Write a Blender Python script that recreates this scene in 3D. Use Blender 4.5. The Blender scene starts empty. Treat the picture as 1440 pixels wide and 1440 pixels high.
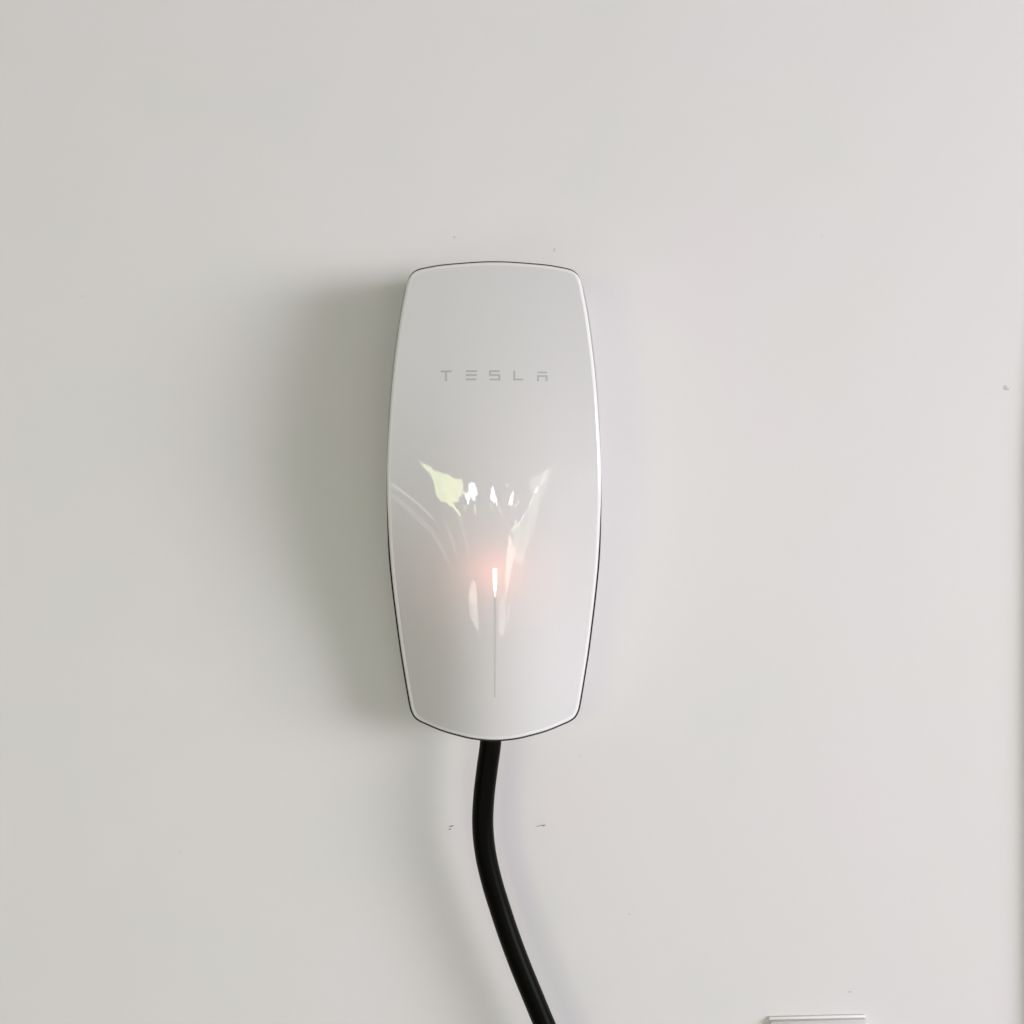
import bpy, bmesh, math
from mathutils import Vector, Matrix

S = bpy.context.scene
COL = S.collection
H = 1.2                     # height of the lens above the floor; the wall is the plane y = 0

# ------------------------------------------------------------------ camera, world, lamps, exposure
cam = bpy.data.cameras.new('camera')
cam.sensor_width = 36.0
cam.lens = 36.0 * 0.900 / 0.828
cam.clip_start = 0.01
cam.clip_end = 50
cam_ob = bpy.data.objects.new('camera', cam)
COL.objects.link(cam_ob)
cam_ob.location = (0, -0.9, H)
cam_ob.rotation_euler = (math.radians(90), 0, 0)
S.camera = cam_ob

S.view_settings.view_transform = 'Standard'
S.view_settings.look = 'None'
S.view_settings.exposure = 0.13
S.view_settings.gamma = 1.0
S.cycles.use_denoising = True

W = bpy.data.worlds.new('World')
S.world = W
W.use_nodes = True
bg = W.node_tree.nodes['Background']
bg.inputs['Color'].default_value = (1.0, 0.942, 0.955, 1)
bg.inputs['Strength'].default_value = 0.225


def aim(o, target):
    o.rotation_euler = (Vector(target) - o.location).to_track_quat('-Z', 'Y').to_euler()


def area(name, loc, target, sx, sy, watts, color):
    l = bpy.data.lights.new(name, 'AREA')
    l.shape = 'RECTANGLE'
    l.size, l.size_y, l.energy, l.color = sx, sy, watts, color
    o = bpy.data.objects.new(name, l)
    COL.objects.link(o)
    o.location = loc
    aim(o, target)
    return o


# the broad soft daylight that comes in from the right; it is strongest in the middle of the opening
def side_daylight():
    sx, sy = 3.6, 1.9
    o = area('side_daylight', (3.22, -2.24, H + 0.06), (0, 0, H + 0.0), sx, sy, sx * sy * math.pi, (1, 1, 1))
    l = o.data
    l.use_nodes = True
    nt = l.node_tree
    N, K = nt.nodes, nt.links
    N.clear()
    out = N.new('ShaderNodeOutputLight')
    em = N.new('ShaderNodeEmission')
    em.inputs['Color'].default_value = (0.96, 0.925, 1.0, 1)
    K.new(em.outputs[0], out.inputs[0])
    geo = N.new('ShaderNodeNewGeometry')
    rel = N.new('ShaderNodeVectorMath'); rel.operation = 'SUBTRACT'
    K.new(geo.outputs['Position'], rel.inputs[0])
    rel.inputs[1].default_value = o.location
    mw = o.rotation_euler.to_matrix()
    val = None
    for axis, half in ((mw.col[0], sx / 2), (mw.col[1], sy / 2)):
        d = N.new('ShaderNodeVectorMath'); d.operation = 'DOT_PRODUCT'
        K.new(rel.outputs[0], d.inputs[0]); d.inputs[1].default_value = axis
        ab = N.new('ShaderNodeMath'); ab.operation = 'ABSOLUTE'
        K.new(d.outputs['Value'], ab.inputs[0])
        mr = N.new('ShaderNodeMapRange'); mr.interpolation_type = 'SMOOTHERSTEP'
        K.new(ab.outputs[0], mr.inputs['Value'])
        mr.inputs['From Min'].default_value = half * 0.03; mr.inputs['From Max'].default_value = half
        mr.inputs['To Min'].default_value = 1; mr.inputs['To Max'].default_value = 0
        if val is None:
            val = mr.outputs['Result']
        else:
            mu = N.new('ShaderNodeMath'); mu.operation = 'MULTIPLY'
            K.new(val, mu.inputs[0]); K.new(mr.outputs['Result'], mu.inputs[1])
            val = mu.outputs[0]
    st = N.new('ShaderNodeMath'); st.operation = 'MULTIPLY'
    K.new(val, st.inputs[0]); st.inputs[1].default_value = KEY
    K.new(st.outputs[0], em.inputs['Strength'])


KEY = 18.6
side_daylight()


# the open doorway behind the viewer: bright outdoors seen in ragged pieces
def doorway_lamp():
    cx, cz, sx, sz = -0.6, -0.56, 4.1, 1.95
    o = area('doorway_daylight', (cx, -2.6, H + cz), (cx, 0, H + cz), sx, sz, 1.0, (1, 1, 1))
    l = o.data
    l.use_nodes = True
    nt = l.node_tree
    N, K = nt.nodes, nt.links
    N.clear()
    out = N.new('ShaderNodeOutputLight')
    em = N.new('ShaderNodeEmission')
    K.new(em.outputs[0], out.inputs[0])
    # area lamps divide their power by area*4: bring the emission back to plain radiance
    l.energy = sx * sz * math.pi
    geo = N.new('ShaderNodeNewGeometry')
    noi = N.new('ShaderNodeTexNoise')
    noi.inputs['Scale'].default_value = 7.0
    noi.inputs['Detail'].default_value = 6.0
    noi.inputs['Roughness'].default_value = 0.65
    K.new(geo.outputs['Position'], noi.inputs['Vector'])
    cen = N.new('ShaderNodeVectorMath'); cen.operation = 'SUBTRACT'
    cen.inputs[1].default_value = (0.5, 0.5, 0.5)
    K.new(noi.outputs['Color'], cen.inputs[0])
    scl = N.new('ShaderNodeVectorMath'); scl.operation = 'SCALE'
    scl.inputs['Scale'].default_value = 0.15
    K.new(cen.outputs[0], scl.inputs[0])
    add = N.new('ShaderNodeVectorMath'); add.operation = 'ADD'
    K.new(geo.outputs['Position'], add.inputs[0])
    K.new(scl.outputs[0], add.inputs[1])
    clump = N.new('ShaderNodeTexNoise')
    clump.inputs['Scale'].default_value = 3.2
    clump.inputs['Detail'].default_value = 5.0
    clump.inputs['Roughness'].default_value = 0.7
    K.new(geo.outputs['Position'], clump.inputs['Vector'])
    total = None
    for poly, col, soft, broken in DOORWAY:
        pts = [Vector((x / 1000, 0, H + z / 1000)) for x, z in poly]
        c = sum(pts, Vector()) / len(pts)
        low = None
        for i, p in enumerate(pts):
            q = pts[(i + 1) % len(pts)]
            e = q - p
            n = Vector((e.z, 0, -e.x)).normalized()
            if n.dot(c - p) < 0:
                n = -n
            dn = N.new('ShaderNodeVectorMath'); dn.operation = 'DOT_PRODUCT'
            K.new(add.outputs[0], dn.inputs[0])
            dn.inputs[1].default_value = n
            sb = N.new('ShaderNodeMath'); sb.operation = 'SUBTRACT'
            K.new(dn.outputs['Value'], sb.inputs[0])
            sb.inputs[1].default_value = n.dot(p)
            if low is None:
                low = sb
            else:
                mn = N.new('ShaderNodeMath'); mn.operation = 'MINIMUM'
                K.new(low.outputs[0], mn.inputs[0]); K.new(sb.outputs[0], mn.inputs[1])
                low = mn
        mr = N.new('ShaderNodeMapRange'); mr.interpolation_type = 'SMOOTHSTEP'
        K.new(low.outputs[0], mr.inputs['Value'])
        mr.inputs['From Min'].default_value = -soft
        mr.inputs['From Max'].default_value = soft
        val = mr.outputs['Result']
        if broken:
            br = N.new('ShaderNodeMapRange')
            K.new(clump.outputs['Fac'], br.inputs['Value'])
            br.inputs['From Min'].default_value = 0.38
            br.inputs['From Max'].default_value = 0.62
            br.inputs['To Min'].default_value = 1 - broken
            br.inputs['To Max'].default_value = 1 + broken
            mu = N.new('ShaderNodeMath'); mu.operation = 'MULTIPLY'
            K.new(val, mu.inputs[0]); K.new(br.outputs['Result'], mu.inputs[1])
            val = mu.outputs[0]
        sc = N.new('ShaderNodeVectorMath'); sc.operation = 'SCALE'
        sc.inputs[0].default_value = col
        K.new(val, sc.inputs['Scale'])
        if total is None:
            total = sc
        else:
            mx = N.new('ShaderNodeVectorMath'); mx.operation = 'MAXIMUM'
            K.new(total.outputs[0], mx.inputs[0]); K.new(sc.outputs[0], mx.inputs[1])
            total = mx
    K.new(total.outputs[0], em.inputs['Color'])
    em.inputs['Strength'].default_value = 1.0


SKY = (14.0, 14.0, 13.6)
LEAF = (6.6, 7.6, 3.6)
PALE = (4.2, 4.2, 3.6)
DIM = (1.9, 2.05, 1.75)
# outline of each bright piece on the plane of the doorway: mm from the lens axis, mm above lens height
DOORWAY = [
    ([(-1530, 60), (-823, 112), (-800, 40), (-840, -40), (-1103, -160), (-1326, -250), (-1640, -265), (-1600, -90)], LEAF, 0.010, 0.16),
    ([(-840, 0), (-640, 20), (-700, -60), (-860, -30)], LEAF, 0.010, 0.5),
    ([(-1300, -215), (-1180, -190), (-1010, -260), (-1060, -300)], LEAF, 0.010, 0.3),
    ([(-663, 85), (-600, 112), (-491, 118), (-455, 6), (-560, -45), (-680, -20)], SKY, 0.010, 0.0),
    ([(-840, -20), (-640, -10), (-726, -120)], SKY, 0.010, 0.3),
    ([(-130, 70), (-70, 110), (52, -70), (10, -70), (-150, 0)], SKY, 0.010, 0.2),
    ([(351, -80), (385, 40), (451, 24), (447, -90)], SKY, 0.010, 0.2),
    ([(240, 110), (290, 110), (285, 70), (245, 75)], PALE, 0.01, 0.2),
    ([(500, -120), (640, -85), (650, -105), (520, -145)], PALE, 0.01, 0.2),
    ([(-90, 330), (130, 345), (140, 325), (-90, 315)], DIM, 0.006, 0.2),
    ([(800, 85), (1320, 105), (1260, -230), (1000, -230), (880, -40)], DIM, 0.02, 0.7),
    ([(1000, -230), (1260, -230), (1300, -500), (1130, -560), (780, -330)], DIM, 0.02, 0.45),
    ([(800, -330), (1200, -530), (1060, -700), (690, -540), (500, -350)], (2.0, 2.3, 1.8), 0.02, 0.25),
    ([(480, -330), (980, -200), (1010, -230), (560, -370)], PALE, 0.012, 0.7),
    ([(580, -250), (640, -240), (640, -310), (590, -310)], PALE, 0.01, 0.3),
    ([(985, -20), (1060, -20), (1040, -95), (960, -95)], (8, 8, 7.5), 0.012, 0.4),
    ([(420, -370), (779, -578), (650, -720), (480, -900), (430, -800)], PALE, 0.02, 0.3),
    ([(700, -560), (1110, -640), (1080, -740), (700, -650)], (3.0, 3.0, 2.6), 0.02, 0.3),
    ([(480, -860), (640, -760), (540, -980), (430, -980)], (3.2, 2.9, 2.4), 0.02, 0.2),
    ([(-980, -865), (-850, -905), (-870, -1370), (-990, -1440), (-1380, -1340), (-1300, -1120)], (3.7, 3.6, 3.0), 0.012, 0.45),
    ([(220, -930), (458, -1043), (560, -1250), (470, -1430), (205, -1400)], (2.8, 2.6, 2.3), 0.02, 0.4),
    ([(620, -1130), (760, -1130), (720, -1330), (600, -1330)], (1.8, 1.8, 1.7), 0.02, 0.4),
    ([(-2290, -560), (-2150, -520), (-2060, -590), (-2130, -640)], (1.6, 1.6, 1.5), 0.012, 0.5),
    ([(-2530, -760), (-2400, -740), (-2080, -860), (-1980, -960), (-2150, -960), (-2480, -880)], (0.9, 0.9, 0.85), 0.02, 0.7),
    ([(-1700, -420), (-1600, -410), (-1480, -700), (-1560, -800), (-1650, -640)], (0.9, 0.95, 0.8), 0.02, 0.8),
    ([(-1150, -300), (-1010, -330), (-960, -620), (-1010, -640)], (1.3, 1.3, 1.2), 0.02, 0.6),
    ([(-1000, -640), (-900, -600), (-960, -860), (-1050, -820)], (1.0, 1.0, 0.9), 0.02, 0.6),
    ([(-790, -70), (-700, -40), (-690, -70), (-770, -100)], LEAF, 0.008, 0.5),
    ([(-900, -150), (-800, -120), (-790, -170), (-880, -200)], DIM, 0.008, 0.5),
    ([(-590, -90), (-540, -80), (-550, -190), (-590, -170)], PALE, 0.008, 0.4),
    ([(-150, -60), (-90, -60), (-100, -130), (-140, -120)], DIM, 0.008, 0.4),
    ([(60, -80), (110, -70), (240, -180), (180, -190)], DIM, 0.008, 0.5),
    ([(560, -30), (600, -30), (600, -80), (560, -80)], DIM, 0.008, 0.4),
    ([(900, -130), (1010, -110), (990, -200), (900, -210)], PALE, 0.010, 0.7),
    ([(1090, 60), (1190, 70), (1180, -10), (1090, 0)], (3.0, 3.3, 2.6), 0.010, 0.6),
    ([(1120, -250), (1210, -240), (1220, -380), (1150, -400)], (3.2, 3.5, 2.9), 0.010, 0.6),
    ([(760, -250), (900, -215), (905, -235), (770, -290)], (7.0, 7.0, 6.2), 0.008, 0.4),
    ([(-880, -1000), (-830, -980), (-840, -1180), (-890, -1160)], (1.5, 1.5, 1.4), 0.010, 0.6),
    ([(-1500, 250), (-1300, 240), (-1100, 190), (-1300, 200)], (1.2, 1.2, 1.1), 0.008, 0.6),
]
doorway_lamp()


# ------------------------------------------------------------------ helpers
def W3(u, v, d):            # mm right of the lens axis, mm above lens height, mm off the wall
    return Vector((u / 1000, -d / 1000, H + v / 1000))


def tag(o, label=None, cat=None, group=None, kind=None):
    for k, x in (('label', label), ('category', cat), ('group', group), ('kind', kind)):
        if x:
            o[k] = x
    return o


def link(name, me, m, parent=None):
    o = bpy.data.objects.new(name, me)
    COL.objects.link(o)
    if m:
        me.materials.append(m)
    if parent:
        o.parent = parent
        o.matrix_parent_inverse = parent.matrix_world.inverted()
    return o


def mesh(name, vs, fs, smooth=True):
    me = bpy.data.meshes.new(name)
    me.from_pydata([tuple(v) for v in vs], [], fs)
    bm = bmesh.new(); bm.from_mesh(me)
    bmesh.ops.recalc_face_normals(bm, faces=bm.faces)
    bm.to_mesh(me); bm.free()
    for p in me.polygons:
        p.use_smooth = smooth
    me.update()
    return me


def loft(rings, closed=True):
    n = len(rings[0])
    vs = [p for r in rings for p in r]
    fs = []
    for a in range(len(rings) - 1):
        for i in range(n if closed else n - 1):
            j = (i + 1) % n
            fs.append((a * n + i, a * n + j, (a + 1) * n + j, (a + 1) * n + i))
    return vs, fs


def mat(name):
    m = bpy.data.materials.new(name)
    m.use_nodes = True
    return m, m.node_tree.nodes, m.node_tree.links, m.node_tree.nodes['Principled BSDF']


def simple(name, col, rough, spec=0.5, metal=0.0, ior=1.5):
    m, N, K, b = mat(name)
    b.inputs['Base Color'].default_value = (*col, 1)
    b.inputs['Roughness'].default_value = rough
    b.inputs['Specular IOR Level'].default_value = spec
    b.inputs['Metallic'].default_value = metal
    b.inputs['IOR'].default_value = ior
    return m


# ------------------------------------------------------------------ materials
def wall_paint():
    m, N, K, b = mat('wall_paint')
    tc = N.new('ShaderNodeTexCoord')
    n1 = N.new('ShaderNodeTexNoise'); n1.inputs['Scale'].default_value = 9; n1.inputs['Detail'].default_value = 4
    K.new(tc.outputs['Object'], n1.inputs['Vector'])
    cr = N.new('ShaderNodeValToRGB')
    cr.color_ramp.elements[0].position = 0.3
    cr.color_ramp.elements[0].color = (0.778, 0.780, 0.764, 1)
    cr.color_ramp.elements[1].position = 0.7
    cr.color_ramp.elements[1].color = (0.804, 0.782, 0.784, 1)
    K.new(n1.outputs['Fac'], cr.inputs['Fac'])
    # sparse specks of dust and tiny chips
    vo = N.new('ShaderNodeTexVoronoi'); vo.inputs['Scale'].default_value = 16
    K.new(tc.outputs['Object'], vo.inputs['Vector'])
    sp = N.new('ShaderNodeMapRange')
    sp.inputs['From Min'].default_value = 0.006; sp.inputs['From Max'].default_value = 0.03
    sp.inputs['To Min'].default_value = 0.10; sp.inputs['To Max'].default_value = 0.0
    K.new(vo.outputs['Distance'], sp.inputs['Value'])
    mx = N.new('ShaderNodeMix'); mx.data_type = 'RGBA'
    K.new(sp.outputs['Result'], mx.inputs['Factor'])
    K.new(cr.outputs['Color'], mx.inputs[6]); mx.inputs[7].default_value = (0.3, 0.28, 0.25, 1)
    K.new(mx.outputs[2], b.inputs['Base Color'])
    b.inputs['Roughness'].default_value = 0.55
    b.inputs['Specular IOR Level'].default_value = 0.35
    n2 = N.new('ShaderNodeTexNoise'); n2.inputs['Scale'].default_value = 260; n2.inputs['Detail'].default_value = 3
    K.new(tc.outputs['Object'], n2.inputs['Vector'])
    n3 = N.new('ShaderNodeTexNoise'); n3.inputs['Scale'].default_value = 5; n3.inputs['Detail'].default_value = 2
    K.new(tc.outputs['Object'], n3.inputs['Vector'])
    b1 = N.new('ShaderNodeBump'); b1.inputs['Strength'].default_value = 0.10; b1.inputs['Distance'].default_value = 0.0006
    K.new(n2.outputs['Fac'], b1.inputs['Height'])
    b2 = N.new('ShaderNodeBump'); b2.inputs['Strength'].default_value = 0.25; b2.inputs['Distance'].default_value = 0.006
    K.new(n3.outputs['Fac'], b2.inputs['Height'])
    K.new(b1.outputs['Normal'], b2.inputs['Normal'])
    K.new(b2.outputs['Normal'], b.inputs['Normal'])
    return m


def cover_glass():
    m, N, K, b = mat('white_glass')
    b.inputs['Base Color'].default_value = (0.775, 0.778, 0.772, 1)
    b.inputs['Roughness'].default_value = 0.012
    b.inputs['IOR'].default_value = 1.52
    tr = N.new('ShaderNodeBsdfTranslucent')
    tr.inputs['Color'].default_value = (0.9, 0.9, 0.9, 1)
    mx = N.new('ShaderNodeMixShader'); mx.inputs['Fac'].default_value = 0.06
    K.new(b.outputs[0], mx.inputs[1]); K.new(tr.outputs[0], mx.inputs[2])
    K.new(mx.outputs[0], N['Material Output'].inputs['Surface'])
    return m


M_WALL = wall_paint()
M_GLASS = cover_glass()
M_EDGE = simple('bright_glass_edge', (0.90, 0.90, 0.89), 0.10, 0.5, 0.0, 1.75)  # base lighter than the faceplate, so the rim highlight is partly in the colour
M_BODY = simple('white_body_plastic', (0.62, 0.62, 0.60), 0.35)
M_GASKET = simple('dark_gasket', (0.018, 0.017, 0.014), 0.6, 0.3)
M_LETTER = simple('silver_print', (0.51, 0.505, 0.49), 0.35)
M_LINE = simple('grey_line_print', (0.64, 0.64, 0.63), 0.2)
M_RUBBER = simple('black_rubber', (0.0012, 0.0011, 0.0004), 0.36, 0.07)
M_LIT_RIM = simple('lit_rim_plastic', (0.88, 0.88, 0.87), 0.3)  # paler than the cover: the lit top edge is put into the colour
M_COVER = simple('grey_white_plastic', (0.64, 0.64, 0.625), 0.35)
M_SCUFF = simple('grey_scuff', (0.30, 0.29, 0.26), 0.8)
M_FAINT = simple('faint_scuff', (0.60, 0.59, 0.56), 0.8)
m, N_, K_, b_ = mat('led_white')
b_.inputs['Base Color'].default_value = (0.9, 0.9, 0.9, 1)
b_.inputs['Emission Color'].default_value = (1.0, 0.93, 0.86, 1)
tc_ = N_.new('ShaderNodeTexCoord')
sx_ = N_.new('ShaderNodeSeparateXYZ'); K_.new(tc_.outputs['Generated'], sx_.inputs[0])
mr_ = N_.new('ShaderNodeMapRange'); K_.new(sx_.outputs['Z'], mr_.inputs['Value'])
mr_.inputs['From Min'].default_value = 0.0; mr_.inputs['From Max'].default_value = 0.55
mr_.inputs['To Min'].default_value = 0.1; mr_.inputs['To Max'].default_value = 1.5
K_.new(mr_.outputs['Result'], b_.inputs['Emission Strength'])
M_LED = m

# ------------------------------------------------------------------ wall
wall_me = bpy.data.meshes.new('wall')
bm = bmesh.new()
bmesh.ops.create_cube(bm, size=1)
for v in bm.verts:
    v.co = Vector((v.co.x * 5.0, 0.1 + v.co.y * 0.2, 1.5 + v.co.z * 3.0))
bm.to_mesh(wall_me); bm.free()
wall = tag(link('wall', wall_me, M_WALL), 'plain white painted wall behind the charger', 'wall', kind='structure')


def box(name, u0, u1, v0, v1, d0, d1, m, parent, bevel=0.0, seg=3):
    me = bpy.data.meshes.new(name)
    b = bmesh.new()
    bmesh.ops.create_cube(b, size=1)
    for p in b.verts:
        p.co = W3(u1 if p.co.x > 0 else u0, v1 if p.co.z > 0 else v0, d1 if p.co.y < 0 else d0)
    if bevel:
        bmesh.ops.bevel(b, geom=b.edges[:], offset=bevel / 1000, segments=seg, profile=0.5, affect='EDGES')
    bmesh.ops.recalc_face_normals(b, faces=b.faces)
    b.to_mesh(me); b.free()
    for p in me.polygons:
        p.use_smooth = True
    o = link(name, me, m, parent)
    return o


# unseen strip just right of the frame, added and shaped to shade the wall
TR = []
for z, t in ((225, 2), (150, 6.0), (40, 10.5), (-150, 12), (-900, 12)):
    TR.append([W3(x, z, d) for x, d in ((421.5, -1), (421.5, t * 0.6), (422.5, t * 0.88), (424.5, t), (455, t), (455, -1))])
vs, fs = loft(TR)
fs += [tuple(range(6)), tuple(range(24, 30))]
link('shade_strip', mesh('shade_strip', vs, fs, False), M_WALL, wall)


def scuff(pts, m):
    vs = [W3(x, z, 0.25) for x, z in pts]
    me = mesh('scuff_mark', vs, [tuple(range(len(vs)))], False)
    return link('scuff_mark', me, m, wall)


def px(x, z):               # survey of the wall marks, taken from the upper left corner of the panel in 0.575 mm steps
    return ((x - 720) * 0.575, -(z - 720) * 0.575)


for pts, m in (
    ([(631.5, 1161.6), (634, 1160.9), (637, 1160.6), (638.8, 1160.2), (637, 1162), (634.5, 1162.8), (632, 1162.6)], M_SCUFF),
    ([(630.5, 1165.6), (632.5, 1165), (635.2, 1165.2), (633.5, 1166.6), (631.5, 1167)], M_SCUFF),
    ([(752, 1162.6), (757, 1161.3), (761, 1159.9), (766, 1159.6), (767.6, 1159.1), (767, 1160.3), (765.3, 1161.2), (764.6, 1163), (763.8, 1161.4), (760, 1161.3), (757, 1162.3)], M_SCUFF),
    ([(637, 333), (639, 332.3), (641, 333.2), (640, 334.8), (638, 335)], M_FAINT),
    ([(779, 349), (780.5, 348.5), (780, 354), (778.6, 355)], M_FAINT),
    ([(1411, 544), (1413.5, 541.5), (1415, 542), (1416, 545), (1420, 547), (1417, 549), (1412, 548.5)], M_FAINT),
    ([(1192, 1394), (1196, 1393.5), (1198, 1395), (1194, 1396)], M_FAINT),
    ([(884, 1284.5), (885.2, 1283), (885.8, 1286), (884.8, 1287)], M_FAINT),
):
    scuff([px(*p) for p in pts], m)

# ------------------------------------------------------------------ the charger: outline and face, in mm about its own axis
U0 = -13.1
KT = [(-200, .0075), (-100, .0073), (-60, .0056), (0, .0034), (30, .0026), (100, .0012), (200, .0005)]


def lerp_table(t, x):
    if x <= t[0][0]:
        return t[0][1]
    for (a, p), (b, q) in zip(t, t[1:]):
        if x <= b:
            return p + (q - p) * (x - a) / (b - a)
    return t[-1][1]


def sm_table(t, x, w=14.0):   # the table smoothed over +-w so that the glass has no creases
    return sum(lerp_table(t, x + w * o) * g for o, g in ((-1, .25), (-.5, .2), (0, .1), (.5, .2), (1, .25)))


def bow(u):                   # round in the middle, nearly straight flanks
    a = abs(u)
    return a * a if a < 44 else 1936 + 88 * (a - 44) + 0.28 * (a - 44) ** 2


def depth(u, v):
    return 104 - ((v - 15) / 40.) ** 2 * 1.45 - sm_table(KT, v) * bow(u)


HALF = [  # half outline, top centre to bottom centre
    (0, 185.5), (10.5, 185.25), (21, 184.55), (38, 183.15), (48.5, 181.5), (56.5, 179.6), (61.2, 176.8), (63.8, 173.0),
    (65.4, 169.0), (67.2, 162.0), (70.2, 144.0), (73.8, 114.0), (76.2, 88.0), (78.0, 62.0), (78.9, 38.0), (79.0, 20.8), (78.6, 0.0),
    (77.0, -42.3), (72.0, -97.1), (68.3, -124.6), (64.9, -146.8), (63.2, -153.0), (60.8, -156.8), (57.0, -159.2), (51.8, -161.0),
    (40.1, -164.5), (27.1, -167.2), (15.3, -169.2), (0, -170.2)]


def catmull(pts, per):
    out = []
    n = len(pts)
    for i in range(n):
        a, b, c, d = (Vector(pts[(i + k) % n]) for k in (-1, 0, 1, 2))
        for s in range(per):
            t = s / per
            out.append(0.5 * ((2 * b) + (c - a) * t + (2 * a - 5 * b + 4 * c - d) * t * t + (3 * b - a - 3 * c + d) * t ** 3))
    return out


loop = HALF + [(-u, v) for u, v in HALF[-2:0:-1]]
OUT = catmull([(u, v) for u, v in loop], 6)
NO = len(OUT)
NRM = []
for i in range(NO):
    t = (OUT[(i + 1) % NO] - OUT[i - 1]).normalized()
    NRM.append(Vector((-t.y, t.x)) if Vector((-t.y, t.x)).dot(OUT[i]) > 0 else Vector((t.y, -t.x)))

R = 2.8                       # rounding of the glass edge
def flank(v):                 # 1 beside the upper half of the glass, 0 at the top edge and below
    return min(1, max(0, (v - 5) / 60)) * min(1, max(0, (176 - v) / 14))


OUT = [p - n * (0.5 + 0.9 * flank(p.y)) for p, n in zip(OUT, NRM)]
INS = [p - n * R for p, n in zip(OUT, NRM)]

charger = bpy.data.objects.new('wall_charger', None)
COL.objects.link(charger)
charger.location = W3(U0, 0, 0)
bpy.context.view_layer.update()
tag(charger, 'glossy white vehicle wall charger with rounded glass face and red glow, mounted on the wall', 'charger')


def P(u, v, d):
    return W3(U0 + u, v, d)


# faceplate: one bowed sheet of white glass whose edge rolls back
rings = []
for k in range(0, 61):
    s = 0.004 + 0.996 * (k / 60)
    rings.append([P(p.x * s, p.y * s, depth(p.x * s, p.y * s)) for p in INS])
for k in range(1, 11):
    a = math.radians(100) * k / 10
    rings.append([P(p.x + n.x * R * math.sin(a), p.y + n.y * R * math.sin(a),
                    depth(p.x, p.y) - R * (1 - math.cos(a)) * 1.05 - R * math.sin(a) * 0.15) for p, n in zip(INS, NRM)])
face_rings, rings = rings, rings[-10:]
face_rings = face_rings[:61]
rings = [face_rings[-1]] + rings
rings.append([P(o.x - n.x * 0.4, o.y - n.y * 0.4, depth(p.x, p.y) - R * 1.3 - 2.0) for p, o, n in zip(INS, OUT, NRM)])
vs, fs = loft(face_rings)
fs.append(tuple(range(NO)))
face = link('faceplate', mesh('faceplate', vs, fs), M_GLASS, charger)


link('glass_edge', mesh('glass_edge', *loft(rings)), M_EDGE, face)


def lower(v):                 # 1 on the lower half, 0 on the upper flanks
    return min(1, max(0, (30 - v) / 60))


def topmost(v):
    return min(1, max(0, (v - 171) / 8))


def lip(v):
    return -0.1 + 1.25 * lower(v) + 0.9 * topmost(v) + 0.25 * flank(v)


gk = []
for e, back in ((-3.0, 3.2), (0.0, 3.2), (0.0, 6.5), (-3.0, 6.5)):
    gk.append([P(o.x + n.x * (lip(o.y) + e), o.y + n.y * (lip(o.y) + e), depth(p.x, p.y) - back) for p, o, n in zip(INS, OUT, NRM)])
gk.append(gk[0])
gasket = link('gasket', mesh('gasket', *loft(gk), smooth=False), M_GASKET, charger)


def flare(v):
    return 6.0 * min(1, max(0, (v + 20) / 90)) - 2.0 * lower(v)


bd = []
for e, f, back in ((-2.2, 0, 5.2), (0.1, 0, 5.0), (0.45, 0, 5.4), (0.5, 0.0, 6.4), (0.5, .25, None), (0.5, .5, None), (0.5, .75, None), (0.5, 1, None)):
    ring = []
    for p, o, n in zip(INS, OUT, NRM):
        z0 = depth(p.x, p.y)
        z = z0 - back if back else (z0 - 6.4) * (1 - f) + 0.3 * f
        off = max(lip(o.y), 0.2) + 0.75 * flank(o.y) + e + flare(o.y) * f
        ring.append(P(o.x + n.x * off, o.y + n.y * off, z))
    bd.append(ring)
body = link('body', mesh('body', *loft(bd)), M_BODY, charger)


bpv = [[P(o.x - 2 * n.x, o.y - 2 * n.y, dd) for o, n in zip(OUT, NRM)] for dd in (1, 4)]
vs, fs = loft(bpv)
fs.append(tuple(range(NO, 2 * NO)))
link('bounce_blocker', mesh('bounce_blocker', vs, fs, False), M_GASKET, charger)  # unseen dark plate, added to stop red glow bouncing off the wall


# things printed on or let into the glass follow its surface
def inlay(name, polys, m, parent, lift, thick=0.0, cell=1.2):
    b = bmesh.new()
    for poly in polys:
        xs = [q[0] for q in poly]; ys = [q[1] for q in poly]
        f = b.faces.new([b.verts.new((x, y, 0)) for x, y in poly])
    n = int((max(ys) - min(ys)) // 6)
    for poly_axis in (1,):
        lo = min(v.co.y for v in b.verts); hi = max(v.co.y for v in b.verts)
        steps = int((hi - lo) / 4)
        for i in range(1, steps + 1):
            bmesh.ops.bisect_plane(b, geom=b.verts[:] + b.edges[:] + b.faces[:], plane_co=(0, lo + (hi - lo) * i / (steps + 1), 0), plane_no=(0, 1, 0))
    r = bmesh.ops.extrude_face_region(b, geom=b.faces[:])
    top = {v for v in r['geom'] if isinstance(v, bmesh.types.BMVert)}
    for v in b.verts:
        u, w = v.co.x, v.co.y
        v.co = P(u, w, depth(u, w) + (lift if v in top else -0.3))
    bmesh.ops.recalc_face_normals(b, faces=b.faces)
    me = bpy.data.meshes.new(name)
    b.to_mesh(me); b.free()
    return link(name, me, m, parent)


def rect(x0, x1, y0, y1):
    return [(x0, y0), (x1, y0), (x1, y1), (x0, y1)]


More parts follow.
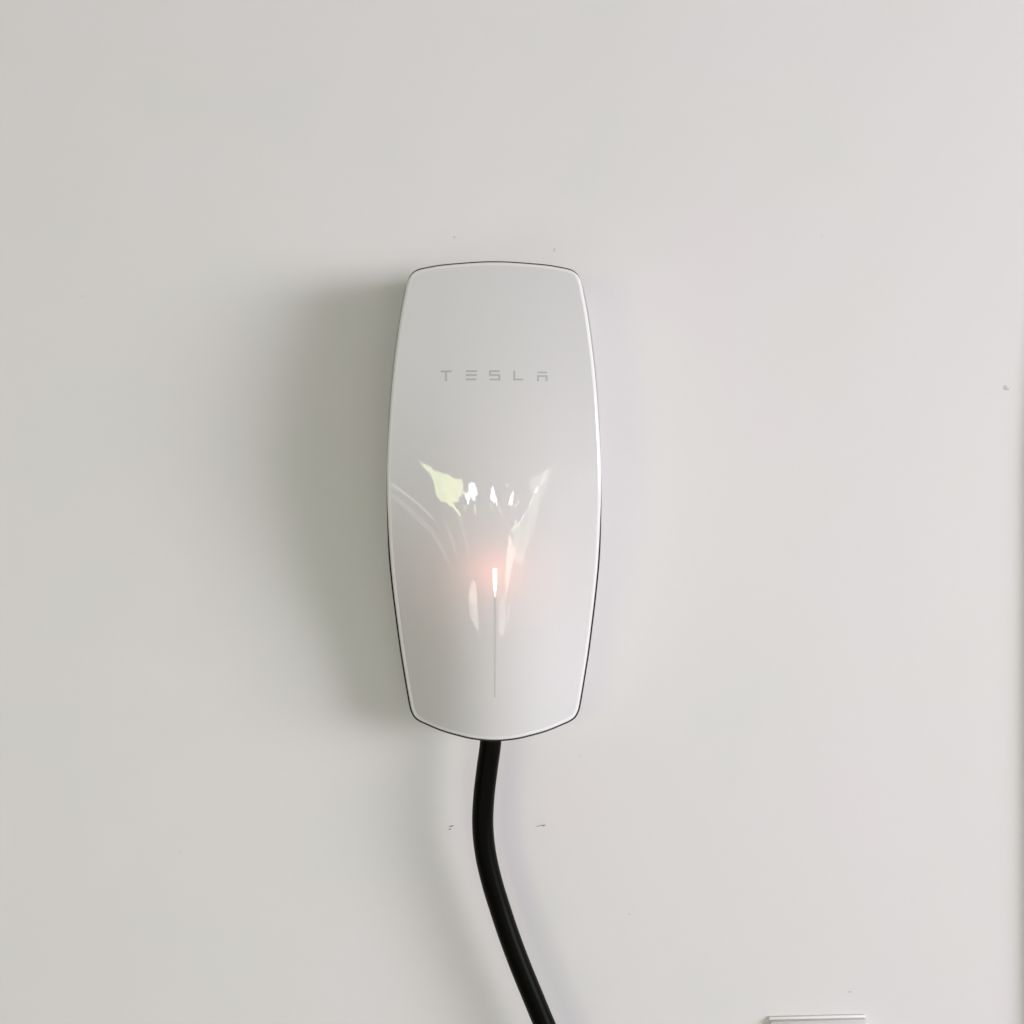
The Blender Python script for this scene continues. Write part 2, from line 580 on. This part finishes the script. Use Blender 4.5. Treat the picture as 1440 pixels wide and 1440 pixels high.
# letters: cap height 7.7 mm, centred on the axis, baseline 94.6 mm above lens height
T0, B0 = 102.3, 94.6
s = 1.45
LET = []
x = -38.8
LET.append([[(x, T0), (x + 8.6, T0), (x + 8.0, T0 - s), (x + 5.05, T0 - s), (x + 5.05, B0), (x + 3.6, B0), (x + 3.6, T0 - s), (x + 0.7, T0 - s)]])
x = -20.3
LET.append([[(x + .2, T0), (x + 8.4, T0), (x + 7.7, T0 - s), (x + .2, T0 - s)],
            [(x, T0 - 2.9), (x + 8.3, T0 - 2.9), (x + 7.8, T0 - 2.9 - s), (x, T0 - 2.9 - s)],
            [(x + .1, B0 + s + .2), (x + 8.0, B0 + s + .2), (x + 7.3, B0 + .2), (x + .1, B0 + .2)]])
x = -3.4
LET.append([[(x, T0 - .1), (x + 8.1, T0 - .1), (x + 7.4, T0 - s), (x + s, T0 - s), (x + s, T0 - 2.9), (x + 8.1, T0 - 2.9), (x + 8.1, B0 + .2),
             (x - .1, B0 + .2), (x + .7, B0 + s), (x + 8.1 - s, B0 + s), (x + 8.1 - s, T0 - 2.9 - s + .1), (x, T0 - 2.9 - s + .1)]])
x = 14.0
LET.append([[(x, T0 - .3), (x + s, T0 - .3), (x + s, B0 + s + .1), (x + 7.5, B0 + s + .1), (x + 6.8, B0 + .2), (x, B0 + .2)]])
x = 31.2
LET.append([[(x + .2, T0 - .9), (x + 7.4, T0 - .9), (x + 6.9, T0 - 2.1), (x + .7, T0 - 2.1)],
            [(x, T0 - 3.5), (x + 7.6, T0 - 3.5), (x + 7.6, B0 - .2), (x + 7.6 - s, B0 - .2), (x + 7.6 - s, T0 - 4.8), (x + s, T0 - 4.8), (x + s, B0 - .2), (x, B0 - .2)]])
for polys in LET:
    inlay('letter', polys, M_LETTER, face, 0.10)

inlay('light_line', [[(0.0, -61.6), (1.7, -61.6), (1.6, -100), (1.0, -136), (-0.1, -136), (0.0, -100)]], M_LINE, face, 0.08)
inlay('status_light', [[(-0.6, -41.6), (-0.3, -40.6), (1.9, -40.6), (2.2, -41.6), (2.0, -52), (1.3, -61.5), (0.4, -61.5), (-0.4, -52)]], M_LED, face, 0.14)

# the red lamp inside the housing that shines through the glass
l = bpy.data.lights.new('status_lamp', 'POINT')
l.energy = 0.095
l.color = (1.0, 0.24, 0.11)
l.shadow_soft_size = 0.004
lo = bpy.data.objects.new('status_lamp', l)
COL.objects.link(lo)
lo.location = P(0.8, -41, depth(0.8, -42) - 19)

# ------------------------------------------------------------------ cable
CP = [(-12, -120, 45), (-14.5, -150, 46), (-16.5, -177.5, 46), (-19.2, -197.8, 45), (-21.7, -219.8, 44), (-22.5, -241.8, 43), (-20.3, -263.8, 42),
      (-15.4, -285.7, 41), (-8.8, -307.7, 40), (-1.4, -329.7, 40), (6.9, -351.7, 40), (15.9, -373.7, 40), (25.0, -395.6, 40),
      (35, -418, 41), (46, -442, 42), (58, -470, 42), (72, -500, 42)]
path = []
for i in range(1, len(CP) - 2):
    a, b, c, d = (Vector(CP[i + k]) for k in (-1, 0, 1, 2))
    for q in range(8):
        t = q / 8
        path.append(0.5 * ((2 * b) + (c - a) * t + (2 * a - 5 * b + 4 * c - d) * t * t + (3 * b - a - 3 * c + d) * t ** 3))
rings = []
for i, p in enumerate(path):
    t = (path[min(i + 1, len(path) - 1)] - path[max(i - 1, 0)]).normalized()
    sx = Vector((0, 0, 1)).cross(t).normalized()
    sy = t.cross(sx)
    rings.append([W3(*(p + 8.25 * (sx * math.cos(a) + sy * math.sin(a)))) for a in (2 * math.pi * k / 32 for k in range(32))])
vs, fs = loft(rings)
cable = link('charging_cable', mesh('charging_cable', vs, fs), M_RUBBER)
tag(cable, 'thick black rubber cable hanging from the bottom of the white charger', 'cable')

# ------------------------------------------------------------------ electrical plate that just enters the frame at the lower right
plate = box('switch_plate', 207.2, 285.0, -486, -406.6, 0.3, 2.4, M_LIT_RIM, None, 0.5, 2)
cover_ = box('cover', 207.9, 284.4, -484, -408.6, 2.0, 6.0, M_COVER, plate, 0.5, 2)
tag(plate, 'top edge of a white plastic wall plate at the bottom right of the wall', 'wall plate')

bpy.context.view_layer.update()
plate.matrix_world = Matrix.Translation(W3(245, -407, 0)) @ Matrix.Rotation(math.radians(-1.3), 4, 'Y') @ Matrix.Translation(-W3(245, -407, 0))
